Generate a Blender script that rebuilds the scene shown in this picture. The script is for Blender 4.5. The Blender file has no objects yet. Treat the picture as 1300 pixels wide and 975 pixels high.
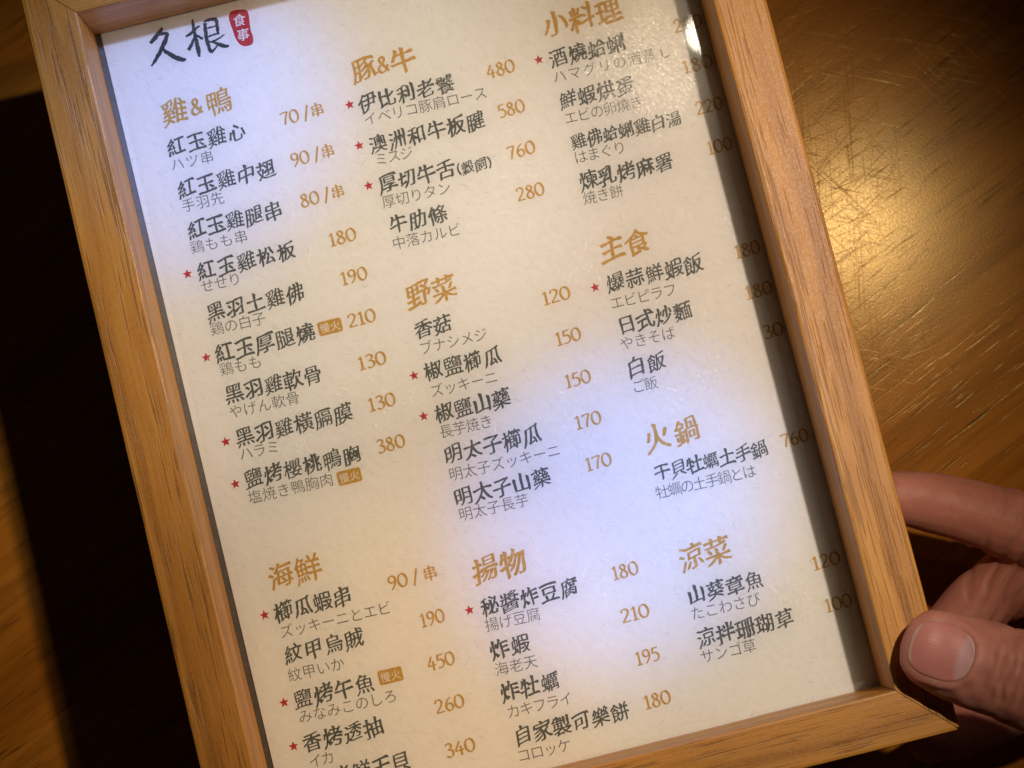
import bpy, bmesh, math, random
import numpy as np
from mathutils import Vector, Matrix, noise, bvhtree
from mathutils.geometry import tessellate_polygon, delaunay_2d_cdt

C = bpy.context.scene.collection
SC = bpy.context.scene
random.seed(7)
MM = 0.001
ZP = 0.048                       # height of the printed sheet above the table top (metres)

def P3(x, y, z):                 # millimetres, measured from the centre of the printed sheet
    return Vector((x*MM, y*MM, ZP + z*MM))

# ------------------------------------------------------------------ camera
cam_d = bpy.data.cameras.new('camera')
cam = bpy.data.objects.new('camera', cam_d)
C.objects.link(cam)
cam_d.sensor_width = 36.0
cam_d.lens = 36.0*2650/1300
cam_d.clip_start = 0.01
cam_d.clip_end = 20
cam_d.dof.use_dof = True
cam_d.dof.focus_distance = 0.404
cam_d.dof.aperture_fstop = 32
R = ((0.9703, 0.2418, 0.0069), (-0.2415, 0.9665, 0.0873), (0.0145, -0.0863, 0.9962))
rx = Vector((R[0][0], -R[0][1], -R[0][2])).normalized()
fw = Vector((R[2][0], -R[2][1], -R[2][2])).normalized()
up = rx.cross(fw).normalized()
cam.matrix_world = Matrix(((rx.x, up.x, -fw.x, -1.496*MM), (rx.y, up.y, -fw.y, -42.805*MM),
                           (rx.z, up.z, -fw.z, ZP + (395.846+17.527)*MM), (0, 0, 0, 1)))
SC.camera = cam

# ------------------------------------------------------------------ world: a dim room
world = bpy.data.worlds.new('World')
SC.world = world
world.use_nodes = True
world.node_tree.nodes['Background'].inputs[0].default_value = (1.0, 0.66, 0.42, 1)
world.node_tree.nodes['Background'].inputs[1].default_value = 0.009

# ------------------------------------------------------------------ lamps above the table
def spot(name, pos, aim, power, colour, size_deg, blend=1.0, radius=0.0075):
    d = bpy.data.lights.new(name, 'SPOT')
    d.energy = power
    d.color = colour
    d.spot_size = math.radians(size_deg)
    d.spot_blend = blend
    d.shadow_soft_size = radius
    o = bpy.data.objects.new(name, d)
    C.objects.link(o)
    o.location = pos
    o.rotation_euler = (Vector(aim) - Vector(pos)).to_track_quat('-Z', 'Y').to_euler()
    return o

COOL = P3(107, 127, 324)         # the bulb that mirrors in the glass
WARM = P3(180, 72, 425)          # the pendant that lights the table
# (aim on the sheet in mm, red, green, blue watts, cone): narrow fill beams are added at both lamps for warm and bluish patches
for k, (lamp, x, y, r, g, b, cone) in enumerate((
        (WARM, 14, -14, 4.75, 3.68, 2.6, 36), (WARM, 40, 10, 1.1, 1.15, 1.4, 14), (WARM, 19, -36, 0.0, 1.85, 8.2, 9.5),
        (WARM, -25, -62, 2.8, 2.0, 1.3, 12), (WARM, 45, -65, 1.6, 1.7, 1.8, 13),
        (COOL, -40, 47, 1.65, 1.68, 1.75, 27), (COOL, -46, 60, 0.0, 0.85, 4.2, 12), (COOL, -5, 0, 0.10, 0.085, 0.06, 62), (COOL, 57, 52, 0.5, 0.45, 0.36, 8))):  # last spot is added to brighten the bulb's mirror image
    m = max(r, g, b)
    spot('pendant_and_fill_beam' if lamp is WARM else 'cool_lamp_and_fill_beam', lamp, P3(x, y, 0), m, (r/m, g/m, b/m), cone, 1.0, 0.007 if lamp is WARM else 0.0068)

SC.view_settings.view_transform = 'Standard'
SC.view_settings.look = 'None'
SC.view_settings.exposure = 0
SC.view_settings.gamma = 1
SC.cycles.use_denoising = True
SC.cycles.max_bounces = 8
SC.cycles.transparent_max_bounces = 12

# ------------------------------------------------------------------ helpers
def tag(o, label=None, cat=None, group=None, kind=None):
    if label: o['label'] = label
    if cat: o['category'] = cat
    if group: o['group'] = group
    if kind: o['kind'] = kind
    return o

def empty(name, loc=(0, 0, 0)):
    o = bpy.data.objects.new(name, None)
    o.empty_display_size = 0.02
    C.objects.link(o)
    o.location = loc
    return o

def mesh_obj(name, verts, faces, mats, parent=None, mat_idx=None, smooth=False):
    me = bpy.data.meshes.new(name)
    me.from_pydata([tuple(v) for v in verts], [], faces)
    if not isinstance(mats, (list, tuple)): mats = [mats]
    for m in mats: me.materials.append(m)
    if mat_idx: me.polygons.foreach_set('material_index', mat_idx)
    if smooth: me.polygons.foreach_set('use_smooth', [True]*len(me.polygons))
    me.update()
    o = bpy.data.objects.new(name, me)
    C.objects.link(o)
    if parent: o.parent = parent
    return o

class NT:
    """small node-tree builder"""
    def __init__(s, name):
        s.m = bpy.data.materials.new(name)
        s.m.use_nodes = True
        s.t = s.m.node_tree
        s.t.nodes.clear()
        s.out = s.t.nodes.new('ShaderNodeOutputMaterial')
    def n(s, typ, **kw):
        nd = s.t.nodes.new('ShaderNode' + typ)
        ins = kw.pop('ins', {})
        for k, v in kw.items(): setattr(nd, k, v)
        for k, v in ins.items():
            if hasattr(v, 'is_output') or isinstance(v, bpy.types.NodeSocket): s.t.links.new(v, nd.inputs[k])
            else: nd.inputs[k].default_value = v
        return nd
    def coord(s, scale=(1, 1, 1), rot=(0, 0, 0), loc=(0, 0, 0), which='Object'):
        tc = s.n('TexCoord')
        src = tc.outputs[which]
        if any(rot): src = s.n('Mapping', ins={'Vector': src, 'Rotation': rot}).outputs[0]     # turn first, then stretch
        mp = s.n('Mapping', ins={'Vector': src, 'Scale': scale, 'Location': loc})
        return mp.outputs[0]
    def noise(s, vec, scale=1.0, detail=3.0, rough=0.5, dist=0.0):
        return s.n('TexNoise', ins={'Vector': vec, 'Scale': scale, 'Detail': detail, 'Roughness': rough, 'Distortion': dist}).outputs['Fac']
    def ramp(s, fac, stops):
        r = s.n('ValToRGB', ins={'Fac': fac})
        e = r.color_ramp.elements
        while len(e) < len(stops): e.new(0.5)
        for el, (p, c) in zip(e, stops):
            el.position = p
            el.color = tuple(c) + (1,) if len(c) == 3 else c
        return r.outputs['Color']
    def rng(s, v, a, b, c=0.0, d=1.0):
        return s.n('MapRange', ins={'Value': v, 'From Min': a, 'From Max': b, 'To Min': c, 'To Max': d}).outputs[0]
    def mix(s, fac, a, b, mode='MIX'):
        nd = s.n('Mix', data_type='RGBA', blend_type=mode)
        for k, v in ((0, fac), (6, a), (7, b)):
            if isinstance(v, bpy.types.NodeSocket): s.t.links.new(v, nd.inputs[k])
            else: nd.inputs[k].default_value = v if k == 0 else (tuple(v) + (1,) if len(v) == 3 else v)
        return nd.outputs[2]
    def math(s, op, a, b=0.0):
        nd = s.n('Math', operation=op)
        for k, v in ((0, a), (1, b)):
            if isinstance(v, bpy.types.NodeSocket): s.t.links.new(v, nd.inputs[k])
            else: nd.inputs[k].default_value = v
        return nd.outputs[0]
    def bump(s, h, strength=0.3, dist=0.001, normal=None):
        ins = {'Height': h, 'Strength': strength, 'Distance': dist}
        if normal: ins['Normal'] = normal
        return s.n('Bump', ins=ins).outputs[0]
    def bsdf(s, **ins):
        b = s.n('BsdfPrincipled', ins={k.replace('_', ' '): v for k, v in ins.items()})
        s.t.links.new(b.outputs[0], s.out.inputs[0])
        return b
    def surf(s, sock):
        s.t.links.new(sock, s.out.inputs[0])
        return s.m

# ------------------------------------------------------------------ materials
def oak(name, seed, tone=1.0):
    t = NT(name)
    L = (seed*0.37, seed*0.11, seed*0.05)
    warp = t.noise(t.coord((14, 60, 60), loc=L), 1.0, 2)
    cv = t.coord((5, 260, 260), loc=L)
    wv = t.n('VectorMath', operation='ADD', ins={0: cv})
    sc = t.n('VectorMath', operation='SCALE', ins={0: t.n('CombineXYZ', ins={'Y': warp, 'Z': warp}).outputs[0], 'Scale': 3.2})
    t.t.links.new(sc.outputs[0], wv.inputs[1])
    rings = t.noise(wv.outputs[0], 1.0, 3, 0.55)
    fine = t.noise(t.coord((26, 1900, 1900), loc=L), 1.0, 3, 0.6)
    col = t.ramp(rings, [(0.30, (0.39*tone, 0.140*tone, 0.014*tone)), (0.48, (0.62*tone, 0.252*tone, 0.032*tone)),
                         (0.62, (0.74*tone, 0.330*tone, 0.052*tone)), (0.78, (0.50*tone, 0.190*tone, 0.022*tone))])
    col = t.mix(t.rng(fine, 0.38, 0.75, 0.0, 0.50), col, (0.36*tone, 0.150*tone, 0.024*tone))
    # open pores: thin dark flecks drawn out along the grain, gathered in bands
    pm = None
    for a, f, lo in ((75, 2600, 0.88), (36, 1800, 0.91)):
        pv = t.n('VectorMath', operation='ADD', ins={0: t.coord((a, f, f), loc=(L[1]+a, L[0], 0)), 1: sc.outputs[0]})
        dens = t.noise(t.coord((9, 240, 240), loc=(L[0]+f*0.01, 0, 0)), 1.0, 2)
        v = t.rng(t.math('ADD', t.noise(pv.outputs[0], 1.0, 1, 0.4), t.math('MULTIPLY', dens, 0.50)), lo, lo+0.06)
        pm = v if pm is None else t.math('MAXIMUM', pm, v)
    col = t.mix(t.math('MULTIPLY', pm, 0.56), col, (0.140, 0.050, 0.009))
    speck = t.noise(t.coord((2600, 3000, 3000)), 1.0, 2, 0.7)
    col = t.mix(t.rng(speck, 0.35, 0.75, 0.0, 0.30), col, (0.74*tone, 0.41*tone, 0.11*tone))
    h = t.math('SUBTRACT', t.math('MULTIPLY', fine, 0.35), pm)
    h = t.math('ADD', h, t.math('MULTIPLY', speck, 0.6))
    t.bsdf(Base_Color=col, Roughness=t.rng(speck, 0.3, 0.7, 0.36, 0.55), Normal=t.bump(h, 0.4, 0.00012))
    return t.m

def paper_mat():
    t = NT('speckled_paper')
    fib = t.noise(t.coord((420, 900, 900), rot=(0, 0, 0.9)), 1.0, 3, 0.6)
    col = t.mix(t.rng(fib, 0.35, 0.7), (0.80, 0.765, 0.70), (0.755, 0.715, 0.645))
    # short fibres lying every way, and small flecks
    for i, (ang, a, f, lo) in enumerate(((0.3, 420, 2300, 0.66), (1.4, 380, 2100, 0.67), (2.4, 450, 2500, 0.66), (0.9, 300, 900, 0.71))):
        v = t.noise(t.coord((a, f, 1), rot=(0, 0, ang), loc=(i*3.1, i*1.3, 0)), 1.0, 2, 0.6, 0.5)
        col = t.mix(t.rng(v, lo-0.02, lo+0.07, 0, 0.36), col, (0.50, 0.45, 0.38))
    t.bsdf(Base_Color=col, Roughness=0.75, Normal=t.bump(fib, 0.12, 0.0001))
    return t.m

def ink(name, col, var=0.35):
    t = NT(name)
    nz = t.noise(t.coord((1400, 1400, 1)), 1.0, 3, 0.6)
    c2 = tuple(min(1, c*(1+var)+0.012) for c in col)
    t.bsdf(Base_Color=t.mix(t.rng(nz, 0.4, 0.7), col, c2), Roughness=0.6)
    return t.m

def glass_mat():
    t = NT('scuffed_clear_acrylic')
    tr = t.n('BsdfTransparent', ins={'Color': (0.985, 0.985, 0.98, 1)})
    gl = t.n('BsdfGlossy', ins={'Color': (1, 1, 1, 1), 'Roughness': 0.016})
    s1 = t.noise(t.coord((900, 260, 1), rot=(0, 0, 0.35)), 1.0, 4, 0.7)
    s2 = t.noise(t.coord((220, 1100, 1), rot=(0, 0, 0.5)), 1.0, 4, 0.7)
    blot = t.noise(t.coord((70, 70, 1), loc=(0.4, 0.7, 0)), 1.0, 3, 0.6)
    grit = t.noise(t.coord((1500, 1500, 1)), 1.0, 3, 0.8)
    scuff = t.math('MAXIMUM', t.rng(s1, 0.58, 0.74), t.rng(s2, 0.60, 0.76))
    scuff = t.math('MULTIPLY', scuff, t.rng(blot, 0.40, 0.66))
    scuff = t.math('ADD', scuff, t.math('MULTIPLY', t.rng(grit, 0.55, 0.75), t.rng(blot, 0.47, 0.62)))
    scuff = t.math('MULTIPLY', scuff, 0.45)
    # a greasy smear with its own ragged outline where fingers have wiped the cover
    tc = t.n('TexCoord').outputs['Object']
    dv = t.n('VectorMath', operation='DISTANCE', ins={0: tc, 1: (0.047, 0.049, 0.0007)}).outputs['Value']
    rag = t.noise(t.coord((230, 230, 1), loc=(3, 0, 0)), 1.0, 4, 0.65)
    zone = t.rng(t.math('SUBTRACT', dv, t.math('MULTIPLY', rag, 0.020)), 0.006, -0.004)
    wipe = t.noise(t.coord((1300, 480, 1), rot=(0, 0, -0.6)), 1.0, 4, 0.8)
    smear = t.math('MULTIPLY', zone, t.math('ADD', t.rng(wipe, 0.42, 0.72, 0.10, 0.9), t.rng(grit, 0.55, 0.72, 0, 1.0)))
    scuff = t.math('ADD', scuff, t.math('MULTIPLY', smear, 0.75))
    bm = t.bump(grit, 0.5, 0.0004)
    rough = t.n('BsdfGlossy', ins={'Color': (1, 0.97, 0.9, 1), 'Roughness': 0.24, 'Normal': bm})
    fr = t.n('Fresnel', ins={'IOR': 1.45}).outputs[0]
    m1 = t.n('MixShader', ins={0: t.math('MULTIPLY', fr, 1.9), 1: tr.outputs[0], 2: gl.outputs[0]})
    m2 = t.n('MixShader', ins={0: t.math('MULTIPLY', scuff, 0.34), 1: m1.outputs[0], 2: rough.outputs[0]})
    return t.surf(m2.outputs[0])

def table_mat():
    t = NT('varnished_wood_veneer')
    A = math.radians(-38)
    rot = (0, 0, A)
    def cc(sx, sy, **k): return t.coord((sx, sy, 1), rot=rot, **k)
    big = t.noise(cc(7, 55), 1.0, 3, 0.55, 0.6)
    mid = t.noise(cc(22, 420), 1.0, 3, 0.6, 0.3)
    pores = t.noise(cc(70, 1500, loc=(2, 1, 0)), 1.0, 2, 0.5)
    dens = t.noise(cc(20, 110, loc=(5, 1, 0)), 1.0, 2)
    col = t.ramp(big, [(0.30, (0.310, 0.098, 0.009)), (0.52, (0.450, 0.158, 0.016)), (0.70, (0.530, 0.208, 0.028))])
    col = t.mix(t.rng(mid, 0.42, 0.74, 0, 0.70), col, (0.200, 0.066, 0.007))
    pm = t.rng(t.math('ADD', pores, t.math('MULTIPLY', dens, 0.35)), 0.80, 0.90)
    col = t.mix(t.math('MULTIPLY', pm, 0.70), col, (0.075, 0.024, 0.003))
    # a few random fine scratches in the varnish, more of them where the table is used most
    sc = None
    for i, (ang, a, b) in enumerate(((0.2, 40, 2300), (0.75, 35, 2100), (1.5, 40, 2500), (2.3, 30, 2200), (2.75, 40, 2600))):
        v = t.noise(t.coord((a, b, 1), rot=(0, 0, ang), loc=(i*1.7, i, 0)), 1.0, 2, 0.5, 0.9)
        v = t.rng(v, 0.64, 0.72)
        sc = v if sc is None else t.math('MAXIMUM', sc, v)
    wear = t.rng(t.noise(t.coord((24, 24, 1), loc=(1, 3, 0)), 1.0, 2), 0.42, 0.62)
    orange = t.noise(t.coord((1900, 1900, 1)), 1.0, 2, 0.6)
    h = t.math('ADD', t.math('MULTIPLY', t.math('MULTIPLY', sc, wear), -0.38), t.math('MULTIPLY', orange, 0.28))
    h = t.math('SUBTRACT', h, t.math('MULTIPLY', pm, 0.3))
    nb = t.bump(h, 0.5, 0.00006)
    t.bsdf(Base_Color=col, Roughness=t.rng(orange, 0.3, 0.7, 0.18, 0.23), Specular_IOR_Level=0.26, Specular_Tint=(1.0, 0.80, 0.38, 1), Normal=nb)
    return t.m

def skin_mat():
    t = NT('skin')
    a = t.noise(t.coord((90, 90, 90)), 1.0, 4, 0.6)
    b = t.noise(t.coord((480, 480, 480)), 1.0, 3, 0.6)
    vor = t.n('TexVoronoi', feature='DISTANCE_TO_EDGE', ins={'Vector': t.coord((1500, 1500, 1500)), 'Scale': 1.0}).outputs['Distance']
    wr = t.noise(t.coord((950, 300, 300), rot=(0, 0, 0.55)), 1.0, 4, 0.6)
    col = t.ramp(a, [(0.32, (0.46, 0.176, 0.122)), (0.55, (0.55, 0.232, 0.165)), (0.75, (0.55, 0.185, 0.148))])
    col = t.mix(t.rng(b, 0.45, 0.75, 0, 0.30), col, (0.42, 0.140, 0.108))
    h = t.math('ADD', t.math('MULTIPLY', t.rng(vor, 0.0, 0.25), 0.22), t.math('MULTIPLY', wr, 0.8))
    bs = t.bsdf(Base_Color=col, Roughness=t.rng(b, 0.3, 0.7, 0.50, 0.64), Specular_IOR_Level=0.38, Normal=t.bump(h, 0.32, 0.00022))
    bs.inputs['Subsurface Weight'].default_value = 0.75
    bs.inputs['Subsurface Radius'].default_value = (1.0, 0.32, 0.16)
    bs.inputs['Subsurface Scale'].default_value = 0.003
    return t.m

def nail_mat():
    t = NT('thumbnail')
    tc = t.n('TexCoord')
    # generated x runs from the free edge (0) to the root (1), y across
    sx = t.n('SeparateXYZ', ins={'Vector': tc.outputs['UV']})
    u, v = sx.outputs[0], sx.outputs[1]
    dv = t.math('ABSOLUTE', t.math('SUBTRACT', v, 0.5))
    moon = t.math('ADD', u, t.math('MULTIPLY', t.math('MULTIPLY', dv, dv), -0.55))
    col = t.mix(t.rng(moon, 0.70, 0.80), (0.57, 0.220, 0.185), (0.61, 0.345, 0.335))
    edge = t.math('ADD', u, t.math('MULTIPLY', t.math('MULTIPLY', dv, dv), -0.5))
    col = t.mix(t.rng(edge, 0.055, 0.02), col, (0.62, 0.38, 0.32))
    rid = t.noise(t.coord((1, 22, 1), which='UV'), 1.0, 3, 0.5)
    bs = t.bsdf(Base_Color=col, Roughness=0.30, Normal=t.bump(rid, 0.2, 0.0003))
    bs.inputs['Subsurface Weight'].default_value = 0.2
    bs.inputs['Subsurface Radius'].default_value = (1.0, 0.35, 0.2)
    bs.inputs['Subsurface Scale'].default_value = 0.002
    return t.m

def plain(name, col, rough=0.6):
    t = NT(name)
    nz = t.noise(t.coord((500, 500, 500)), 1.0, 3, 0.6)
    t.bsdf(Base_Color=t.mix(t.rng(nz, 0.35, 0.7), col, tuple(c*0.7 for c in col)), Roughness=rough)
    return t.m

M_PAPER = paper_mat()
M_DARK = ink('grey_black_ink', (0.066, 0.069, 0.054))
M_SUB = ink('grey_ink', (0.12, 0.117, 0.10))
M_GOLD = ink('ochre_ink', (0.45, 0.250, 0.035))
M_RED = ink('red_ink', (0.400, 0.012, 0.014))
M_LOGO = ink('black_brush_ink', (0.022, 0.021, 0.021))
M_WHITE = ink('unprinted_white', (0.80, 0.77, 0.72), 0.0)
M_CREAM = ink('unprinted_cream', (0.78, 0.72, 0.60), 0.0)
# ------------------------------------------------------------------ the table
tb = bmesh.new()
bmesh.ops.create_cube(tb, size=1.0)
for v in tb.verts:
    v.co = Vector((v.co.x*1.3, v.co.y*0.9, v.co.z*0.028 - 0.014))
bmesh.ops.bevel(tb, geom=tb.edges[:], offset=0.003, segments=2, affect='EDGES', profile=0.6)
me = bpy.data.meshes.new('table_top')
tb.to_mesh(me); tb.free()
me.materials.append(table_mat())
table = bpy.data.objects.new('table_top', me)
C.objects.link(table)
table.location = (0.05, 0.0, 0.0)
table.rotation_euler = (0, 0, math.radians(-14.2))
tag(table, 'glossy orange-brown wooden table top with fine scratches under the framed menu', 'table', kind='structure')

# ------------------------------------------------------------------ the framed menu
IW, IH, RW, TOP, BOT = 60.0, 81.9, 10.05, 17.53, -6.5
menu = empty('framed_menu', (0, 0, ZP))
tag(menu, 'light oak framed menu with a cream printed sheet of Chinese and Japanese dish names', 'framed menu')

def rail(length_out, seed, loc, rotz):
    """a mitred oak rail: local x along the rail, y from the inner edge outwards, z up"""
    b = bmesh.new()
    ch = 0.55
    # profile (y, z): inner wall, top face with eased arrises, outer wall, underside, rebate behind the glass
    prof = [(0, 0.9), (0, TOP-ch*0.9), (ch*0.25, TOP-ch*0.25), (ch, TOP), (RW-ch*1.3, TOP), (RW-ch*0.35, TOP-ch*0.3), (RW, TOP-ch*1.3),
            (RW, BOT+0.5), (RW-0.5, BOT), (3.0, BOT), (3.0, -0.9), (3.0, 0.9)]
    n = 60
    half = length_out/2
    rings = []
    for i in range(n+1):
        s = i/n*2-1
        ring = []
        for (y, z) in prof:
            hx = min(half - (RW - y), half - 0.45)          # the outer corner is worn a little round
            x = s*hx
            wob = 0.05*noise.noise(Vector((x*0.06 + seed*9, y*0.3, z*0.1)))
            ring.append(b.verts.new(((x)*MM, (y + (wob if 0 < i < n else 0))*MM, (z + (wob*0.8 if 0 < i < n else 0))*MM)))
        rings.append(ring)
    m = len(prof)
    for i in range(n):
        for j in range(m):
            b.faces.new((rings[i][j], rings[i][(j+1) % m], rings[i+1][(j+1) % m], rings[i+1][j]))
    b.faces.new(rings[0][::-1]); b.faces.new(rings[-1])
    bmesh.ops.recalc_face_normals(b, faces=b.faces[:])
    me = bpy.data.meshes.new('frame_rail')
    b.to_mesh(me); b.free()
    me.materials.append(oak('oak_rail_%d' % seed, seed))
    o = bpy.data.objects.new('frame_rail', me)
    C.objects.link(o)
    o.parent = menu
    o.location = (loc[0]*MM, loc[1]*MM, 0)
    o.rotation_euler = (0, 0, rotz)
    return o
GAP = 0.04
LX, LY = 2*(IW+RW), 2*(IH+RW)
rail(LX - 2*GAP, 1, (0, IH+GAP), 0)                     # far rail
rail(LX - 2*GAP, 2, (0, -IH-GAP), math.pi)
rail(LY - 2*GAP, 3, (-IW-GAP, 0), math.pi/2)
rail(LY - 2*GAP, 4, (IW+GAP, 0), -math.pi/2)

def box(name, x0, x1, y0, y1, z0, z1, mat, parent):
    v = [(x*MM, y*MM, z*MM) for z in (z0, z1) for y in (y0, y1) for x in (x0, x1)]
    f = [(0, 2, 3, 1), (4, 5, 7, 6), (0, 1, 5, 4), (2, 6, 7, 3), (0, 4, 6, 2), (1, 3, 7, 5)]
    return mesh_obj(name, v, f, mat, parent)
box('backing_board', -62.5, 62.5, -84.4, 84.4, -3.0, -0.45, plain('dark_grey_backing', (0.075, 0.066, 0.052)), menu)
sheet = box('menu_sheet', -58.95, 62.3, -84.3, 84.2, -0.35, 0.0, M_PAPER, menu)
glass = mesh_obj('glass_pane', [(-62.6*MM, -84.5*MM, 0.7*MM), (62.6*MM, -84.5*MM, 0.7*MM), (62.6*MM, 84.5*MM, 0.7*MM), (-62.6*MM, 84.5*MM, 0.7*MM)],
                 [(0, 1, 2, 3)], glass_mat(), menu)

# ------------------------------------------------------------------ lettering
def outlines(ch, cache={}):
    """glyph outline of the built-in font as closed polylines in em units"""
    if ch in cache: return cache[ch]
    c = bpy.data.curves.new('glyph', 'FONT'); c.body = ch
    o = bpy.data.objects.new('glyph', c)
    C.objects.link(o)
    bpy.context.view_layer.update()
    cu = o.to_curve(bpy.context.evaluated_depsgraph_get())
    loops = []
    for sp in cu.splines:
        bp = sp.bezier_points
        pts = []
        for i in range(len(bp)):
            a, b = bp[i], bp[(i+1) % len(bp)]
            p0, p1, p2, p3 = (np.array(q[:2]) for q in (a.co, a.handle_right, b.co, b.handle_left)) if False else \
                (np.array(a.co[:2]), np.array(a.handle_right[:2]), np.array(b.handle_left[:2]), np.array(b.co[:2]))
            ch_ = p3 - p0
            dl = np.linalg.norm(ch_)
            dev = 0 if dl < 1e-6 else max(abs(ch_[0]*(q-p0)[1] - ch_[1]*(q-p0)[0])/dl for q in (p1, p2))
            n = 1 if dev < 0.004 else 6
            for k in range(n):
                u = k/n
                pts.append((1-u)**3*p0 + 3*(1-u)**2*u*p1 + 3*(1-u)*u*u*p2 + u**3*p3)
        if len(pts) > 2: loops.append(np.array(pts))
    o.to_curve_clear()
    bpy.data.objects.remove(o); bpy.data.curves.remove(c)
    cache[ch] = loops
    return loops

def area(p):
    x, y = p[:, 0], p[:, 1]
    return 0.5*np.sum(x*np.roll(y, -1) - np.roll(x, -1)*y)

_l = outlines('一')
ORI = 1 if area(_l[0]) > 0 else -1

def brush(loops, w=0.016, seed=0, tilt=0.10):
    return brushed(loops, w, seed, tilt, 1.0)

def brushed(loops, w, seed, tilt, amp):
    """turn even strokes into brush strokes: slanted and pointed ends, thicker uprights, rising horizontals, uneven edges"""
    rnd = random.Random(seed)
    thin = max(0.35, min(0.85, 1.05 - 0.06*len(loops)))            # a crowded character is written with a finer brush
    w *= thin; amp *= 0.45 + 0.55*thin
    out = []
    for p in loops:
        n = len(p)
        p = p.copy(); q = p.copy()
        isout = area(p)*ORI > 0
        for i in range(n):
            a, b, c, d = p[i-1], p[i], p[(i+1) % n], p[(i+2) % n]
            e = c-b; le = np.linalg.norm(e)
            if not 0.045 < le < 0.10: continue
            e1, e2 = b-a, d-c
            l1, l2 = np.linalg.norm(e1), np.linalg.norm(e2)
            if min(l1, l2) < 0.055: continue
            t1 = (e1[0]*e[1]-e1[1]*e[0])/(l1*le)*ORI
            t2 = (e[0]*e2[1]-e[1]*e2[0])/(le*l2)*ORI
            if t1 < 0.6 or t2 < 0.6: continue
            nrm = np.array([e[1], -e[0]])/le*ORI            # outward direction of the stroke end
            j = (i+1) % n
            ang = math.degrees(math.atan2(nrm[1], nrm[0]))
            k = rnd.uniform(1.0, 1.75)*max(amp, 0.0)
            hi, lo = (i, j) if p[i][1] > p[j][1] else (j, i)
            lf, rt = (i, j) if p[i][0] < p[j][0] else (j, i)
            if -20 < ang < 35:                              # end of a horizontal: heavy press
                q[lo] = q[lo] + np.array([0.030, -0.026])*k
                q[hi] = q[hi] + np.array([-0.012, 0.020])*k
            elif abs(ang) > 150:                            # start of a horizontal: slanted entry
                q[hi] = q[hi] + np.array([-0.038, 0.016])*k
                q[lo] = q[lo] + np.array([0.014, -0.012])*k
            elif 55 < ang < 125:                            # top of an upright
                q[lf] = q[lf] + np.array([-0.026, 0.034])*k
                q[rt] = q[rt] + np.array([0.012, -0.020])*k
            elif -115 < ang < -65:                          # foot of an upright
                q[lf] = q[lf] + np.array([0.006, -0.034])*k
                q[rt] = q[rt] + np.array([0.004, 0.020])*k
            elif -150 <= ang <= -115:                       # sweep to the lower left: pointed
                m = (p[i]+p[j])/2 + nrm*0.050*k
                q[i] = p[i]*0.25 + m*0.75; q[j] = p[j]*0.25 + m*0.75
            elif -65 <= ang <= -20:                         # press to the lower right: wide then flicked
                q[hi] = q[hi] + np.array([0.050, 0.000])*k
                q[lo] = q[lo] + np.array([-0.012, -0.024])*k
            else:
                q[hi] = q[hi] + np.array([0.0, 0.03])*k
        # resample
        r = []
        for i in range(n):
            a, b = q[i], q[(i+1) % n]
            k = max(1, int(np.linalg.norm(b-a)/0.045))
            for s in range(k): r.append(a + (b-a)*s/k)
        r = np.array(r)
        # corner rounding
        c1 = r*0.80 + np.roll(r, -1, 0)*0.20
        c2 = r*0.20 + np.roll(r, -1, 0)*0.80
        r = np.empty((2*len(c1), 2)); r[0::2] = c1; r[1::2] = c2
        # weight
        tg = np.roll(r, -1, 0) - np.roll(r, 1, 0)
        tg /= np.linalg.norm(tg, axis=1)[:, None] + 1e-9
        nn = np.stack([tg[:, 1], -tg[:, 0]], 1)*ORI
        size = (r.max(0)-r.min(0))
        lim = 1.0 if isout else min(1.0, size.min()/0.16)
        for i in range(len(r)):
            nx, ny = abs(nn[i][0]), abs(nn[i][1])
            nz = noise.noise(Vector((r[i][0]*6, r[i][1]*6, seed*1.37)))
            nf = noise.noise(Vector((r[i][0]*22, r[i][1]*22, seed*2.11)))
            off = (w*(1.7*nx + 0.05*ny) + (0.021*nz + 0.009*nf)*(0.25+0.75*amp)*(0.35+0.65*thin))*lim if amp >= 0 else 0.0
            r[i] = r[i] + nn[i]*off
        out.append(r)
    sc = rnd.uniform(0.95, 1.05); ro = rnd.uniform(-0.03, 0.03)
    res = []
    for r in out:
        x, y = r[:, 0]-0.5, r[:, 1]-0.38
        y2 = y + tilt*x - 0.10*x*x + 0.02*np.sin(x*5+seed)
        x2 = x*0.97 + 0.03*y + 0.015*np.sin(y*6+seed)
        x3, y3 = x2*math.cos(ro)-y2*math.sin(ro), x2*math.sin(ro)+y2*math.cos(ro)
        res.append(np.stack([x3*sc, y3*sc], 1))
    return res

def lean(loops, w=-0.010, seed=0):
    res = []
    for p in loops:
        tg = np.roll(p, -1, 0) - np.roll(p, 1, 0)
        a = p - np.roll(p, 1, 0); b = np.roll(p, -1, 0) - p
        a = a/(np.linalg.norm(a, axis=1)[:, None]+1e-9); b = b/(np.linalg.norm(b, axis=1)[:, None]+1e-9)
        na = np.stack([a[:, 1], -a[:, 0]], 1)*ORI; nb = np.stack([b[:, 1], -b[:, 0]], 1)*ORI
        m = na+nb
        m = m/(np.maximum((m*m).sum(1), 0.5)[:, None])*2*0.5*2
        r = p + m*w*0.5
        res.append(np.stack([r[:, 0]-0.5, r[:, 1]-0.38], 1))
    return res

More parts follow.
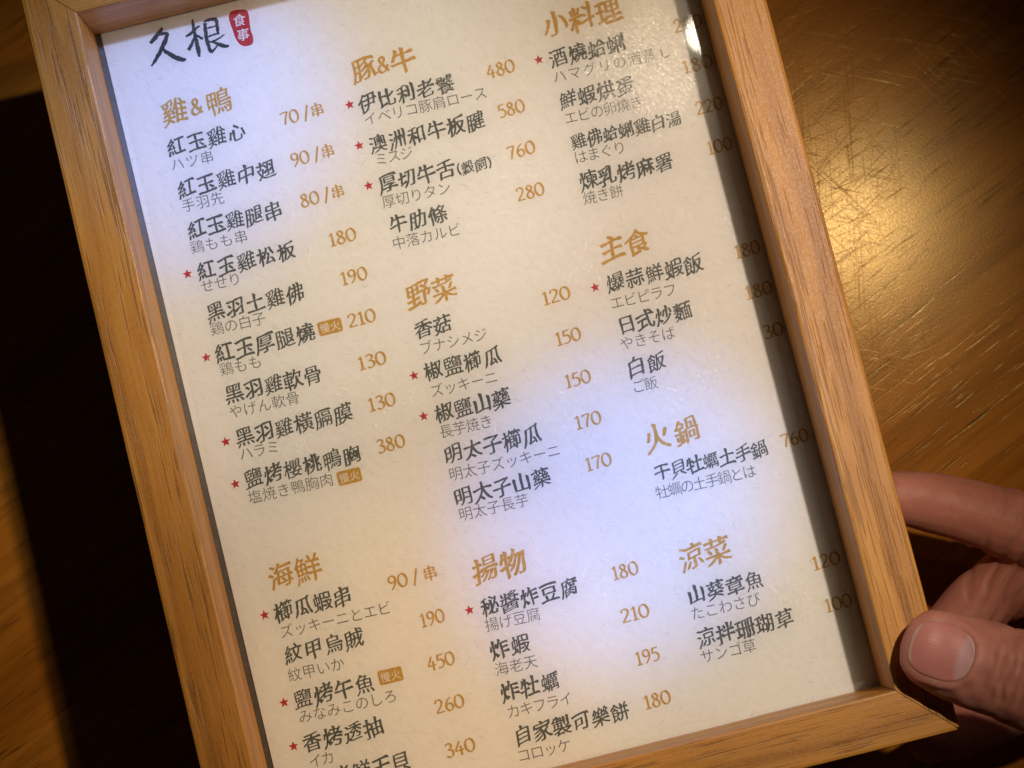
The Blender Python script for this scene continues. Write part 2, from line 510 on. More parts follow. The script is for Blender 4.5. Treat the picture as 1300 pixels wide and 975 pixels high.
class Ink:
    """collects flat inked shapes (mm on the sheet) into one mesh"""
    def __init__(s): s.v, s.f, s.mi, s.k = [], [], [], 0
    def poly(s, loops, mi=0, z=0.03):
        tri = tessellate_polygon([[Vector((p[0], p[1], 0)) for p in l] for l in loops])
        b = len(s.v)
        zz = z + 0.0013*(s.k % 9); s.k += 1
        for l in loops:
            for p in l: s.v.append((p[0]*MM, p[1]*MM, zz*MM))
        for t in tri:
            a, c, d = (s.v[b+i] for i in t)
            cr = (c[0]-a[0])*(d[1]-a[1]) - (c[1]-a[1])*(d[0]-a[0])
            s.f.append(tuple(b+i for i in (t if cr > 0 else t[::-1]))); s.mi.append(mi)
    def strip(s, left, right, mi=0, z=0.03):
        b = len(s.v); n = len(left)
        zz = z + 0.0013*(s.k % 9); s.k += 1
        for i, (l, r) in enumerate(zip(left, right)):
            zi = zz + 0.0004*i
            s.v.append((l[0]*MM, l[1]*MM, zi*MM)); s.v.append((r[0]*MM, r[1]*MM, zi*MM))
        for i in range(n-1):
            s.f.append((b+2*i, b+2*i+1, b+2*i+3, b+2*i+2)); s.mi.append(mi)
    def glyph(s, loops, cx, cy, em, mi=0, z=0.03, rot=0.0):
        """fills a glyph whose strokes may run into each other (the area wound round by the outlines)"""
        cr, sr = math.cos(rot), math.sin(rot)
        pts, edg = [], []
        for l in loops:
            k = len(pts)
            pts += [Vector((float(q[0]), float(q[1]))) for q in l]
            edg += [(k+i, k+(i+1) % len(l)) for i in range(len(l))]
        ov, _, of, _, _, _ = delaunay_2d_cdt(pts, edg, [], 0, 1e-5)
        V = np.array([(q[0], q[1]) for q in ov]); F = np.array([f for f in of if len(f) == 3])
        cen = V[F].mean(1)
        wn = np.zeros(len(cen), int)
        for l in loops:
            a, c = l, np.roll(l, -1, 0)
            up_ = (a[None, :, 1] <= cen[:, None, 1]) & (c[None, :, 1] > cen[:, None, 1])
            dn_ = (a[None, :, 1] > cen[:, None, 1]) & (c[None, :, 1] <= cen[:, None, 1])
            cro = (c[None, :, 0]-a[None, :, 0])*(cen[:, None, 1]-a[None, :, 1]) - (cen[:, None, 0]-a[None, :, 0])*(c[None, :, 1]-a[None, :, 1])
            wn += (up_ & (cro > 0)).sum(1) - (dn_ & (cro < 0)).sum(1)
        keep = F[wn*ORI > 0]
        b = len(s.v)
        zz = z + 0.0013*(s.k % 9); s.k += 1
        for x, y in V: s.v.append(((cx + em*(x*cr-y*sr))*MM, (cy + em*(x*sr+y*cr))*MM, zz*MM))
        for t in keep:
            a, c, d = V[t[0]], V[t[1]], V[t[2]]
            cr_ = (c[0]-a[0])*(d[1]-a[1]) - (c[1]-a[1])*(d[0]-a[0])
            t = [int(q)+b for q in t]
            s.f.append(tuple(t if cr_ > 0 else t[::-1])); s.mi.append(mi)
    def build(s, name, mats, parent):
        if not s.v: return None
        return mesh_obj(name, s.v, s.f, mats, parent, s.mi)

def catmull(pts, n=8):
    pts = [np.array(p, float) for p in pts]
    P = [2*pts[0]-pts[1]] + pts + [2*pts[-1]-pts[-2]]
    out = []
    for i in range(1, len(P)-2):
        for k in range(n):
            t = k/n
            out.append(0.5*((2*P[i]) + (-P[i-1]+P[i+1])*t + (2*P[i-1]-5*P[i]+4*P[i+1]-P[i+2])*t*t + (-P[i-1]+3*P[i]-3*P[i+1]+P[i+2])*t**3))
    out.append(pts[-1])
    return np.array(out)

def stroke(I, pts, tr, w=0.1, nib=None, mi=0, rough=0.0, seed=0, smooth=True):
    """a pen or brush stroke; points are (x, y[, half width])"""
    q = catmull(pts, 8) if smooth and len(pts) > 2 else catmull(pts, 6)
    xy = q[:, :2]
    tg = np.gradient(xy, axis=0)
    tg /= np.linalg.norm(tg, axis=1)[:, None]+1e-9
    nn = np.stack([-tg[:, 1], tg[:, 0]], 1)
    L, Rr = [], []
    for i in range(len(q)):
        hw = q[i, 2] if q.shape[1] > 2 else w
        if nib is not None:
            a = math.atan2(tg[i, 1], tg[i, 0])
            hw = hw*(0.50 + 0.62*abs(math.sin(a-nib)))
        e1 = rough*noise.noise(Vector((xy[i, 0]*9, xy[i, 1]*9, seed)))
        e2 = rough*noise.noise(Vector((xy[i, 0]*9, xy[i, 1]*9, seed+50)))
        L.append(tr(xy[i]+nn[i]*(hw+e1))); Rr.append(tr(xy[i]-nn[i]*(hw+e2)))
    I.strip(L, Rr, mi)

def ell(cx, cy, rx_, ry_, a0=90, a1=450, n=14):
    return [(cx+rx_*math.cos(math.radians(a0+(a1-a0)*i/n)), cy+ry_*math.sin(math.radians(a0+(a1-a0)*i/n))) for i in range(n+1)]

# pen-drawn figures, height 1, advance per figure
DIG = {
 '0': (0.74, [ell(0.34, 0.5, 0.29, 0.46)]),
 '1': (0.52, [[(0.05, 0.80), (0.16, 0.85), (0.27, 0.97)], [(0.26, 0.97), (0.26, 0.5), (0.25, 0.03)], [(0.06, 0.02), (0.25, 0.035), (0.46, 0.05)]]),
 '2': (0.68, [[(0.07, 0.74), (0.14, 0.90), (0.32, 0.97), (0.50, 0.86), (0.50, 0.66), (0.34, 0.40), (0.06, 0.06)], [(0.05, 0.05), (0.3, 0.06), (0.60, 0.08)]]),
 '3': (0.64, [[(0.08, 0.86), (0.22, 0.97), (0.42, 0.92), (0.46, 0.74), (0.32, 0.58), (0.20, 0.54)], [(0.20, 0.54), (0.42, 0.50), (0.53, 0.32), (0.46, 0.10), (0.26, 0.02), (0.06, 0.10)]]),
 '4': (0.70, [[(0.40, 0.97), (0.22, 0.62), (0.05, 0.33)], [(0.05, 0.31), (0.35, 0.32), (0.64, 0.35)], [(0.44, 0.62), (0.44, 0.3), (0.42, -0.04)]]),
 '5': (0.64, [[(0.14, 0.94), (0.34, 0.94), (0.54, 0.97)], [(0.15, 0.94), (0.13, 0.75), (0.10, 0.56)], [(0.10, 0.56), (0.32, 0.61), (0.50, 0.46), (0.50, 0.22), (0.34, 0.05), (0.06, 0.04)]]),
 '6': (0.68, [[(0.50, 0.95), (0.28, 0.80), (0.12, 0.52), (0.10, 0.24), (0.24, 0.04), (0.44, 0.06), (0.56, 0.26), (0.48, 0.48), (0.30, 0.53), (0.13, 0.40)]]),
 '7': (0.64, [[(0.05, 0.90), (0.32, 0.93), (0.57, 0.94)], [(0.56, 0.94), (0.38, 0.55), (0.24, 0.02)], [(0.05, 0.91), (0.07, 0.82)]]),
 '8': (0.68, [[(0.48, 0.82), (0.32, 0.97), (0.15, 0.84), (0.20, 0.66), (0.40, 0.50), (0.54, 0.28), (0.44, 0.05), (0.22, 0.04), (0.08, 0.22), (0.18, 0.44), (0.40, 0.60), (0.49, 0.74), (0.48, 0.83)]]),
 '9': (0.68, [[(0.55, 0.72), (0.42, 0.52), (0.22, 0.50), (0.09, 0.70), (0.18, 0.92), (0.38, 0.96), (0.54, 0.78), (0.52, 0.48), (0.38, 0.20), (0.18, 0.00)]]),
 '/': (0.60, [[(0.12, -0.12), (0.30, 0.45), (0.48, 1.05)]]),
 '&': (0.80, [[(0.66, 0.05), (0.40, 0.42), (0.22, 0.74), (0.32, 0.95), (0.50, 0.84), (0.44, 0.62), (0.16, 0.40), (0.08, 0.18), (0.24, 0.02), (0.48, 0.12), (0.66, 0.44)]]),
 '(': (0.40, [[(0.32, 1.05), (0.16, 0.75), (0.14, 0.35), (0.30, -0.06)]]),
 ')': (0.40, [[(0.08, 1.05), (0.24, 0.75), (0.26, 0.35), (0.10, -0.06)]]),
 ' ': (0.20, []),
}
EM = {'H': 5.5, 'D': 3.95, 'd': 3.0, 'K': 2.9}
TILT = math.radians(-0.9)

def figures(I, text, x0, x1, y, h, mi=0, w=0.070, kem=2.9):
    adv = []
    for ch in text: adv.append(DIG[ch][0] if ch in DIG else kem/h*0.98)
    tot = sum(adv)
    k = (x1-x0)/(tot*h - 0.06*h)
    x = x0
    for i, ch in enumerate(text):
        a = adv[i]
        if ch in DIG:
            for st in DIG[ch][1]:
                jx = 0.012*(random.random()-0.5)
                stroke(I, [(p[0]+jx, p[1]) for p in st], lambda p, x=x: (x + p[0]*h*k, y - h/2 + p[1]*h + (x-x0)*0.02), w=w, nib=math.radians(20), mi=mi, rough=0.006, seed=x)
        else:
            I.glyph(brush(outlines(ch), 0.020, hash_of(ch)+i), x + a*h*k/2, y + 0.1, kem, mi)
        x += a*h*k

def hash_of(s): return sum(ord(c)*(i+3) for i, c in enumerate(s)) % 977

TABLE = """
H|雞&鴨|-50.66|62.87|-36.44
H|豚&牛|-11.64|62.10|1.57
H|小料理|28.10|61.70|44.16
H|野菜|-11.76|15.00|-1.50
H|主食|27.94|14.71|38.22
H|火鍋|27.31|-24.28|38.36
H|海鮮|-51.53|-32.67|-40.96
H|揚物|-12.01|-41.26|-1.29
H|涼菜|27.98|-48.75|38.37
D|紅玉雞心|-51.23|55.89|-35.08
D|紅玉雞中翅|-51.17|47.04|-31.18
D|紅玉雞腿串|-51.07|38.53|-31.73
D|紅玉雞松板|-51.13|29.92|-31.05
D|黑羽土雞佛|-51.22|21.30|-31.34
D|紅玉厚腿燒|-51.40|12.99|-31.24
D|黑羽雞軟骨|-51.37|4.53|-31.75
D|黑羽雞橫膈膜|-51.31|-4.40|-27.70
D|鹽烤櫻桃鴨胸|-51.55|-12.81|-27.95
K|ハツ串|-51.30|52.29|-42.57
K|手羽先|-51.05|43.66|-42.48
K|鶏もも串|-51.30|34.96|-39.69
K|せせり|-51.09|26.89|-42.90
K|鶏の白子|-51.22|17.98|-40.03
K|鶏もも|-51.28|9.70|-42.77
K|やげん軟骨|-51.41|0.91|-37.15
K|ハラミ|-51.35|-7.63|-43.21
K|塩焼き鴨胸肉|-51.63|-16.49|-34.47
P|70 /串|-27.71|56.13|-18.88
P|90 /串|-27.73|47.43|-18.80
P|80 /串|-27.79|38.93|-18.76
P|180|-24.11|29.89|-18.53
P|190|-23.64|21.69|-18.26
P|210|-24.24|13.07|-18.60
P|130|-24.30|4.29|-18.60
P|130|-24.25|-4.21|-18.75
P|380|-24.55|-12.72|-18.90
D|伊比利老饕|-11.79|55.22|7.85
D|澳洲和牛板腱|-11.74|46.44|11.99
D|厚切牛舌|-11.68|38.28|3.84
d|(穀飼)|4.11|37.50|11.44
D|牛肋條|-11.65|29.77|0.13
K|イベリコ豚肩ロース|-11.49|51.73|13.84
K|ミスジ|-11.31|43.37|-3.48
K|厚切りタン|-11.93|34.58|2.12
K|中落カルビ|-11.90|25.95|2.08
P|480|14.70|55.42|20.51
P|580|15.06|46.98|20.52
P|760|14.85|38.32|20.49
P|280|14.53|29.65|20.23
D|香菇|-11.77|8.00|-4.27
D|椒鹽櫛瓜|-11.84|-0.56|3.86
D|椒鹽山藥|-11.76|-9.20|3.50
D|明太子櫛瓜|-11.99|-17.65|7.64
D|明太子山藥|-12.09|-26.35|7.40
K|ブナシメジ|-11.71|4.15|2.13
K|ズッキーニ|-11.61|-4.65|2.09
K|長芋焼き|-11.77|-12.97|-1.00
K|明太子ズッキーニ|-11.94|-21.74|10.63
K|明太子長芋|-11.95|-29.83|2.12
P|120|14.44|8.03|20.13
P|150|15.05|-0.48|20.17
P|150|14.82|-9.16|20.01
P|170|14.73|-17.64|20.03
P|170|14.70|-26.17|19.96
D|酒燒蛤蜊|27.65|54.80|43.29
D|鮮蝦烘蛋|27.48|46.02|42.91
D|雞佛蛤蜊雞白湯|27.49|37.19|50.77
D|煉乳烤麻署|27.46|29.02|46.64
K|ハマグリの酒蒸し|27.52|50.92|51.89
K|エビの卵燒き|27.66|42.24|43.81
K|はまぐり|27.62|34.04|38.24
K|焼き餅|27.30|25.56|35.50
P|280|53.60|55.24|59.47
P|180|53.20|46.71|59.41
P|220|53.77|37.90|59.21
P|100|53.96|29.50|59.04
D|爆蒜鮮蝦飯|27.64|7.73|47.22
D|日式炒麵|27.72|-0.95|42.79
D|白飯|27.43|-9.56|35.27
K|エビピラフ|27.46|3.72|40.96
K|やきそば|27.32|-4.64|38.46
K|ご飯|27.47|-13.48|32.66
P|180|54.01|7.80|59.11
P|180|54.02|-0.67|59.49
P|30|55.48|-9.19|59.53
D|干貝牡蠣土手鍋|27.33|-31.26|50.70
K|牡蠣の土手鍋とは|26.86|-35.10|47.17
P|760|53.54|-30.98|58.97
D|山葵章魚|27.85|-56.15|43.17
D|涼拌珊瑚草|27.59|-64.84|47.09
K|たこわさび|27.66|-59.79|41.64
K|サンゴ草|27.41|-68.38|38.56
P|120|53.30|-55.91|58.87
P|100|53.65|-64.51|58.96
D|秘醬炸豆腐|-12.16|-48.61|7.47
D|炸蝦|-12.38|-57.16|-4.51
D|炸牡蠣|-12.40|-65.66|-0.66
D|自家製可樂餅|-11.94|-74.57|11.22
K|揚げ豆腐|-12.17|-52.17|-1.09
K|海老天|-12.34|-61.00|-3.90
K|カキフライ|-12.16|-69.62|1.10
K|コロッケ|-12.24|-78.34|-1.44
P|180|14.50|-48.23|19.81
P|210|14.18|-56.84|19.83
P|195|14.93|-65.54|19.68
P|180|14.44|-74.19|19.74
D|櫛瓜蝦串|-51.85|-39.66|-36.39
D|紋甲烏賊|-51.90|-48.19|-36.05
D|鹽烤午魚|-52.14|-57.26|-36.09
D|香烤透抽|-52.29|-65.83|-36.38
D|香烤鮮干貝|-52.23|-73.56|-32.78
K|ズッキーニとエビ|-51.72|-43.77|-29.32
K|紋甲いか|-52.10|-52.28|-40.84
K|みなみこのしろ|-51.98|-60.76|-32.24
K|イカ|-52.06|-69.50|-46.97
P|90 / 串|-28.83|-39.44|-18.91
P|190|-24.40|-48.08|-19.53
P|450|-25.06|-56.63|-19.56
P|260|-25.57|-65.16|-19.74
P|340|-25.71|-73.91|-19.67
S||-53.11|30.14|-53.11
S||-53.29|12.89|-53.29
S||-53.41|-4.40|-53.41
S||-53.49|-13.03|-53.49
S||-13.54|55.67|-13.54
S||-13.66|47.09|-13.66
S||-13.74|38.69|-13.74
S||-13.99|-0.66|-13.99
S||-14.07|-9.00|-14.07
S||25.60|55.33|25.60
S||25.27|7.75|25.27
S||-14.44|-48.35|-14.44
S||-53.84|-39.54|-53.84
S||-54.08|-57.07|-54.08
S||-54.26|-65.78|-54.26
B|慢火|-30.33|12.90|-25.53
B|慢火|-33.60|-17.03|-28.83
B|慢火|-34.97|-57.05|-30.17
"""
NAME = {'H': 'heading', 'D': 'dish_name', 'd': 'dish_note', 'K': 'dish_subtitle', 'P': 'price', 'S': 'star', 'B': 'slow_fire_badge'}
for line in TABLE.strip().split('\n'):
    k, text, x0, y, x1 = line.split('|')
    x0, y, x1 = float(x0), float(y), float(x1)
    I = Ink()
    mats = [M_DARK]
    sd = hash_of(text)
    if k in 'HDdK':
        em = EM[k]
        chars = list(text)
        wid = [0.62 if c == '&' else 0.36 if c in '()' else 1.0 for c in chars]
        ctr = []; acc = 0
        for wv in wid:
            ctr.append(acc+wv/2); acc += wv
        ink_w = em*0.92
        span = ctr[-1]-ctr[0]
        a0, a1 = x0 + ink_w*wid[0]/2, x1 - ink_w*wid[-1]/2
        pit = (a1-a0)/span if span else em
        if k in 'Dd' and span: em = min(em, pit*1.03)
        for i, c in enumerate(chars):
            cx = a0 + (ctr[i]-ctr[0])*pit
            cy = y - (cx-(x0+x1)/2)*math.tan(-TILT)
            if c in DIG:
                h = em*(0.62 if c == '&' else 0.8)
                stw = DIG[c][0]*h
                for st in DIG[c][1]:
                    stroke(I, st, lambda p: (cx - stw/2 + p[0]*h, cy - h/2 + p[1]*h), w=0.075, nib=math.radians(25), rough=0.01, seed=i)
            elif k == 'K':
                I.glyph(lean(outlines(c), -0.014), cx, cy, em, rot=TILT)
            else:
                I.glyph(brush(outlines(c), 0.018 if k == 'H' else 0.016, sd + i*17, 0.165), cx, cy, em, rot=TILT)
        mats = [{'H': M_GOLD, 'D': M_DARK, 'd': M_DARK, 'K': M_SUB}[k]]
    elif k == 'P':
        figures(I, text, x0, x1, y, 2.75)
        mats = [M_GOLD]
    elif k == 'S':
        a = random.uniform(-0.06, 0.06)
        pts = []
        for i in range(10):
            rr = 1.02 if i % 2 == 0 else 0.44
            an = math.pi/2 + i*math.pi/5 + a
            pts.append((x0 + rr*math.cos(an), y + rr*math.sin(an)))
        I.poly([pts])
        mats = [M_RED]
    elif k == 'B':
        cx, hw, hh, r = (x0+x1)/2, (x1-x0)/2+0.02, 1.42, 0.45
        pts = []
        for sx, sy, s0 in ((1, 1, 0), (-1, 1, 90), (-1, -1, 180), (1, -1, 270)):
            for q in range(5):
                an = math.radians(s0 + q*22.5)
                pts.append((cx + sx*(hw-r) + r*math.cos(an), y + sy*(hh-r) + r*math.sin(an)))
        I.poly([pts])
        for i, c in enumerate(text):
            I.glyph(lean(outlines(c), 0.006), cx + (i-0.5)*2.1, y, 2.0, 1, z=0.05)
        mats = [M_GOLD, M_CREAM]
    I.build(NAME[k], mats, sheet)

# the brushed name at the head of the sheet; half widths in mm
I = Ink()
def bs(pts, seed): stroke(I, pts, lambda p: (p[0], p[1]), rough=0.16, seed=seed)
LOGO = [[(-46.55, 80.27, 0.24), (-47.22, 79.57, 0.4), (-48.29, 78.73, 0.45), (-49.66, 77.71, 0.35)], [(-47.59, 79.07, 0.28), (-46.6, 79.0, 0.33), (-45.61, 78.91, 0.21)], [(-45.79, 78.88, 0.4), (-46.49, 77.64, 0.47), (-47.64, 76.13, 0.45), (-49.04, 74.48, 0.4), (-50.5, 73.05, 0.19)], [(-47.63, 76.0, 0.28), (-46.57, 74.83, 0.43), (-45.44, 73.73, 0.47), (-44.25, 72.91, 0.47), (-43.36, 72.74, 0.21)], [(-42.38, 77.33, 0.21), (-41.25, 77.66, 0.31), (-39.92, 78.51, 0.26), (-39.11, 78.74, 0.19)], [(-40.24, 80.44, 0.19), (-40.45, 78.69, 0.33), (-40.54, 76.4, 0.38), (-40.52, 74.34, 0.45), (-40.68, 72.58, 0.24)], [(-40.41, 77.14, 0.24), (-41.48, 75.61, 0.31), (-42.5, 74.45, 0.38)], [(-40.32, 77.12, 0.19), (-39.64, 76.48, 0.26), (-39.08, 75.98, 0.24)], [(-38.19, 79.41, 0.19), (-37.54, 79.5, 0.26), (-36.53, 79.51, 0.33), (-35.46, 79.24, 0.38)], [(-35.58, 79.27, 0.38), (-35.74, 77.76, 0.35), (-35.94, 76.14, 0.28)], [(-37.91, 77.93, 0.17), (-36.9, 77.93, 0.19), (-35.9, 77.93, 0.17)], [(-38.08, 76.17, 0.19), (-37.04, 76.29, 0.21), (-36.0, 76.42, 0.19)], [(-38.01, 79.11, 0.35), (-38.3, 77.12, 0.38), (-38.45, 75.1, 0.38), (-38.11, 72.84, 0.33)], [(-38.15, 72.85, 0.28), (-37.27, 73.4, 0.21), (-36.25, 74.3, 0.12)], [(-38.1, 75.02, 0.21), (-36.56, 75.14, 0.21), (-34.62, 75.87, 0.12)], [(-37.59, 75.02, 0.17), (-36.49, 74.36, 0.33), (-35.41, 73.62, 0.4), (-34.35, 73.3, 0.24)]]
for i, st in enumerate(LOGO): bs(st, i*3.7)
I.build('brushed_name', [M_LOGO], sheet)

# the red seal beside it
I = Ink()
SEAL = [(-32.35, 80.13), (-31.09, 80.15), (-29.43, 79.73), (-28.99, 78.9), (-29.16, 77.14), (-29.33, 75.38), (-29.2, 73.81), (-29.6, 72.63), (-30.92, 72.39), (-32.04, 72.98), (-32.7, 74.43), (-32.89, 76.28), (-33.08, 78.13), (-32.96, 79.38)]
rim = catmull(SEAL + SEAL[:1], 6)[:-1]
c0 = rim.mean(0)
I.poly([[tuple(c0 + (p-c0)*1.0 + (p-c0)/np.linalg.norm(p-c0)*0.38) for p in rim]], 1, z=0.015)
I.poly([[tuple(p) for p in rim]], 0, z=0.03)
for (ch, cx, cy) in [('食', -31.09, 78.01), ('事', -31.02, 74.91)]:
    I.glyph(brush(outlines(ch), 0.012, 5, 0.04), cx, cy, 2.55, 1, z=0.05, rot=math.radians(-6))
I.build('seal', [M_RED, M_WHITE], sheet)

# ------------------------------------------------------------------ the hand holding the frame
# chains of (x, y, z, half width, half height) in mm from the sheet centre: fingers bent under the frame, thumb on top of the rail
CH = {
 'thumb': [(67.2, -75.2, 21.6, 7.2, 4.9), (70, -77.0, 21.9, 8.0, 5.3), (75, -80.3, 22.8, 8.6, 6.2), (80, -83.4, 23.9, 8.9, 7.4), (86, -87.0, 24.8, 9.7, 8.8),
           (93, -91.2, 25.0, 9.4, 8.8), (102, -96.5, 20.0, 9.6, 9.4), (113, -103, 11.0, 11.5, 11.5), (128, -109, 1.0, 14, 14), (142, -113, -5, 16, 15)],
 'index': [(57, -42.5, -13.0, 4.9, 4.6), (62, -43.6, -12.6, 5.4, 5.2), (75, -47.6, -12.6, 5.7, 5.6), (82, -50.2, -13.2, 6.3, 6.2), (89, -53.8, -13.8, 6.6, 6.6),
           (95, -57.4, -13.6, 7.4, 7.4), (101, -61.2, -12.8, 8.2, 8.0), (107, -65.6, -11.4, 8.0, 8.0), (118, -75, -8.0, 8.6, 8.8), (131, -87, -4.0, 10.5, 11)],
 'middle': [(72, -83.0, -20.0, 5.2, 5.0), (77, -79.6, -20.6, 6.2, 6.0), (83, -75.6, -21.2, 6.8, 6.6), (91, -71.4, -20.6, 7.3, 7.2), (99, -70.0, -18.6, 8.2, 8.2),
            (107, -74, -15.0, 8.4, 8.4), (120, -84, -9.0, 9.0, 9.0), (134, -96, -5.0, 11, 11.5)],
 'ring': [(71, -97.5, -24.0, 5.2, 5.0), (77, -97.0, -25.0, 6.0, 5.8), (84, -95.8, -25.2, 6.6, 6.4), (93, -93.4, -24.0, 7.2, 7.0), (102, -91.0, -21.0, 8.0, 8.0),
          (111, -92.5, -17.0, 8.2, 8.2), (124, -98.5, -11.0, 9.0, 9.0), (137, -104.5, -7.0, 11, 11.5)],
 'little': [(99, -112, -26.0, 4.8, 4.6), (104, -110.4, -26.0, 5.4, 5.2), (111, -108.0, -24.0, 6.2, 6.0), (118, -107.5, -20.0, 7.0, 6.8), (128, -110, -14.0, 8, 8), (140, -113.0, -9.0, 10, 10)],
 'palm': [(131, -88, -5, 12, 11), (140, -100, -6, 17, 14), (150, -108, -7, 22, 16), (163, -115, -8, 24, 17), (178, -123, -9, 22, 17), (192, -130, -9, 20.5, 16.5),
          (215, -141, -9, 23, 19), (260, -163, -9, 28, 25), (310, -187, -9, 31, 28)],
}
hv, hf = [], []
def ellipsoid(c, ax, wid, hgt, lng, nu=16, nvv=10):
    """ball stretched across (wid) and up (hgt)"""
    ax = ax.normalized()
    side = Vector((0, 0, 1)).cross(ax).normalized()
    upv = ax.cross(side).normalized()
    b = len(hv)
    hv.append(c - ax*lng)
    for i in range(1, nvv):
        ph = math.pi*i/nvv
        for j in range(nu):
            th = 2*math.pi*j/nu
            hv.append(c - ax*(lng*math.cos(ph)) + side*(wid*math.sin(ph)*math.cos(th)) + upv*(hgt*math.sin(ph)*math.sin(th)))
    hv.append(c + ax*lng)
    for j in range(nu):
        hf.append((b, b+1+(j+1) % nu, b+1+j))
        for i in range(nvv-2):
            r0 = b+1+i*nu; r1 = r0+nu
            hf.append((r0+j, r0+(j+1) % nu, r1+(j+1) % nu, r1+j))
        r0 = b+1+(nvv-2)*nu
        hf.append((r0+j, r0+(j+1) % nu, len(hv)-1))
for nm, pts in CH.items():
    q = catmull(pts, 8)
    for i in range(len(q)):
        d = q[min(i+1, len(q)-1), :3] - q[max(i-1, 0), :3]
        ellipsoid(Vector(q[i, :3]), Vector(d), q[i, 3], q[i, 4], min(q[i, 3], q[i, 4])*0.98)
tmp = mesh_obj('tmp', hv, hf, [])
rm = tmp.modifiers.new('r', 'REMESH'); rm.mode = 'VOXEL'; rm.voxel_size = 0.45
bpy.context.view_layer.update()
ev = tmp.evaluated_get(bpy.context.evaluated_depsgraph_get())
hm = bpy.data.meshes.new_from_object(ev)
bpy.data.objects.remove(tmp)
b = bmesh.new(); b.from_mesh(hm)
for _ in range(9): bmesh.ops.smooth_vert(b, verts=b.verts[:], factor=0.5, use_axis_x=True, use_axis_y=True, use_axis_z=True)
b.normal_update()
# creases, nail bed and small irregularities
AX = Vector((86-67.2, -(87.0-75.2), 1.0)).normalized()          # thumb, from tip to knuckle
SD = Vector((0, 0, 1)).cross(AX).normalized()
NB = Vector((68.7, -76.25, 22.0))                                  # middle of the nail, on the thumb axis
def nailuv(p):
    d = p - NB
    return d.dot(AX), d.dot(SD)
NL, NWD = 5.6, 5.2
def nail_in(u, v):                                              # < 1 inside the nail outline
    uu = u/NL
    return (abs(uu)**(2.6) + abs(v/NWD)**2.6)**(1/2.6)
moved = []
IDX = [Vector(p[:3]) for p in CH['index']]
for v in b.verts:
    p = v.co; off = 0.0
    u, w_ = nailuv(p)
    if p.z > 15 and -12 < u < 34 and abs(w_) < 13:
        r = nail_in(u, w_)
        if p.z > 22.3 and u < 9:
            if r < 0.97: off -= 0.30
            off += 0.40*math.exp(-((r-1.18)/0.13)**2)
        # knuckle creases across the back of the thumb
        bend = 0.05*w_*w_
        for (uc, dp, wd) in ((9.2, .35, .5), (10.8, .7, .45), (12.3, 1.25, .5), (14.0, .8, .45), (15.6, 1.4, .5), (17.4, 1.0, .45), (19.2, 1.5, .5), (21.3, .9, .5), (23.6, 1.0, .5), (26.2, .6, .5)):
            s = u - uc - bend*0.10 - 0.9*noise.noise(Vector((w_*0.22, uc, 0)))
            fade = max(0.0, 1 - (w_/10.5)**2)*(0.55+0.6*noise.noise(Vector((w_*0.3, uc*2, 3))))
            off -= 0.72*dp*max(0, fade)*math.exp(-(s/wd)**2)
        off += 0.22*noise.noise(Vector((p.x*0.35, p.y*0.35, p.z*0.35)))
    else:
        off += 0.30*noise.noise(Vector((p.x*0.16, p.y*0.16, p.z*0.16)))
        # creases round the index knuckle
        if p.z < 0 and 84 < p.x < 116 and p.y > -80:
            s0 = (p.x-101)*0.84 - (p.y+61.2)*0.54
            for (uc, dp) in ((-9.5, .3), (-5.5, .45), (-2.6, .7), (0.2, .6), (2.6, .7), (5.2, .45)):
                s = s0 - uc - 1.0*noise.noise(Vector((p.y*0.2, p.z*0.2, uc)))
                off -= dp*math.exp(-(s/0.6)**2)
    moved.append((v, v.co + v.normal*off))
for v, co in moved: v.co = co
for _ in range(1): bmesh.ops.smooth_vert(b, verts=b.verts[:], factor=0.35, use_axis_x=True, use_axis_y=True, use_axis_z=True)
# nothing of the skin goes into the wood: flatten the pads where they press on the frame
for v in b.verts:
    p = v.co
    if p.x < IW+RW+0.25 and p.y > -(IH+RW):
        if 4 < p.z < TOP+0.06: v.co.z = TOP+0.06
        elif -BOT*0 > p.z > BOT-0.06: v.co.z = BOT-0.06
b.to_mesh(hm); b.free()
hm.name = 'hand'
hm.materials.clear(); hm.materials.append(skin_mat())
hm.polygons.foreach_set('use_smooth', [True]*len(hm.polygons))
bt = bvhtree.BVHTree.FromPolygons([v.co.copy() for v in hm.vertices], [tuple(p.vertices) for p in hm.polygons])
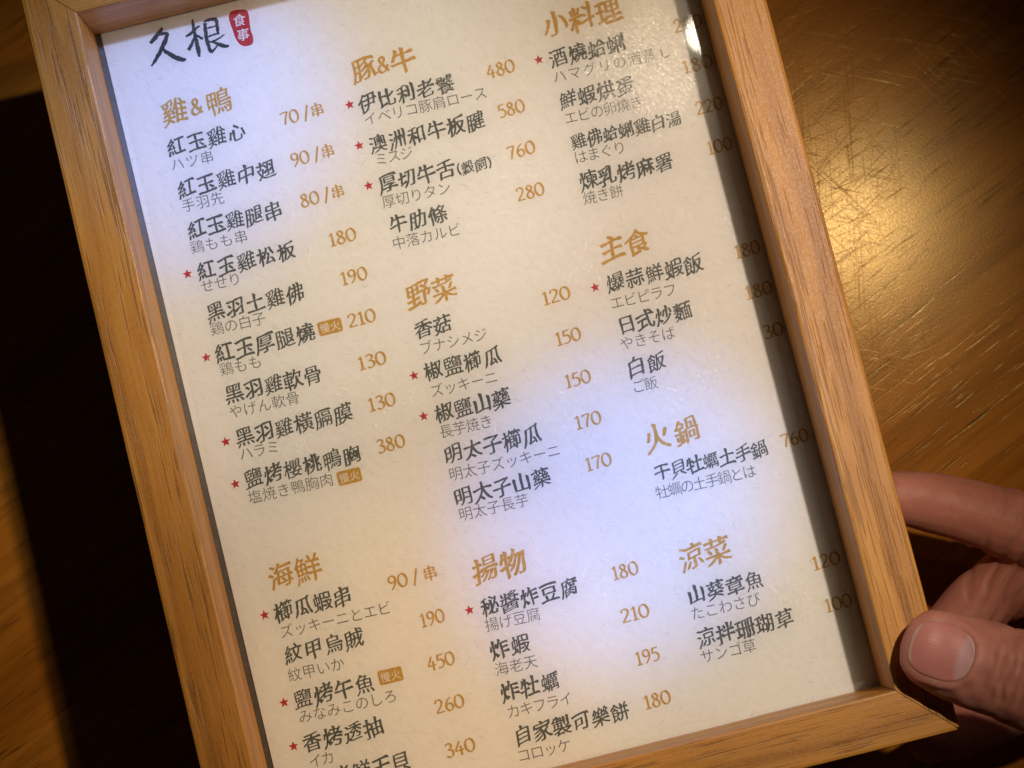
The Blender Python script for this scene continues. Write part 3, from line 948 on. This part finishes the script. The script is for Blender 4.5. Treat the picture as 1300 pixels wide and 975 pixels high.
# the thumbnail, laid on the thumb
nv_, nf_, uv_ = [], [], []
NU, NV = 26, 22
def nail_pt(a, c):
    """a along 0..1 from free edge to root, c across -1..1"""
    uu = (a*2-1)
    half = NWD*0.99*(1-abs(uu)**2.8)**(1/2.8) if abs(uu) < 1 else 0
    u = uu*NL*0.99; w_ = c*max(half, 0.15)
    p = NB + AX*u + SD*w_
    return p, w_
for i in range(NU+1):
    a = 0.5-0.5*math.cos(math.pi*i/NU)
    for j in range(NV+1):
        c = -math.cos(math.pi*j/NV)
        p, w_ = nail_pt(a, c)
        hit_, nrm_, _, _ = bt.ray_cast(Vector((p.x, p.y, 60)), Vector((0, 0, -1)))
        z = hit_.z if hit_ else p.z
        nv_.append([p.x, p.y, z]); uv_.append((a, 0.5+0.5*w_/NWD))
G = np.array(nv_).reshape(NU+1, NV+1, 3)
for _ in range(6):                                               # a nail is smoother than the skin below
    Z = G[:, :, 2].copy()
    Z[1:-1, 1:-1] = 0.5*Z[1:-1, 1:-1] + 0.125*(Z[2:, 1:-1]+Z[:-2, 1:-1]+Z[1:-1, 2:]+Z[1:-1, :-2])
    G[:, :, 2] = Z
ii = (np.arange(NU+1)/NU)[:, None]
jj = (np.arange(NV+1)/NV)[None, :]
prof = np.minimum(1, np.minimum(ii*5+0.25, (1-ii)*5)) * np.minimum(1, np.minimum(jj, 1-jj)*5)
G[:, :, 2] += 0.02 + 0.42*np.sin(prof*math.pi/2)
nv_ = G.reshape(-1, 3)
for i in range(NU):
    for j in range(NV):
        q0 = i*(NV+1)+j
        nf_.append((q0, q0+NV+1, q0+NV+2, q0+1))
hand = bpy.data.objects.new('hand', hm)
C.objects.link(hand)
hm.transform(Matrix.Diagonal((MM, MM, MM, 1)))
hand.location = (0, 0, ZP)
tag(hand, "person's right hand gripping the lower right corner of the oak frame, thumb on top", 'hand')
nail = mesh_obj('thumbnail', [(x*MM, y*MM, z*MM) for x, y, z in nv_], nf_, nail_mat(), hand, smooth=True)
uvl = nail.data.uv_layers.new(name='UVMap')
for lp in nail.data.loops: uvl.data[lp.index].uv = uv_[lp.vertex_index]
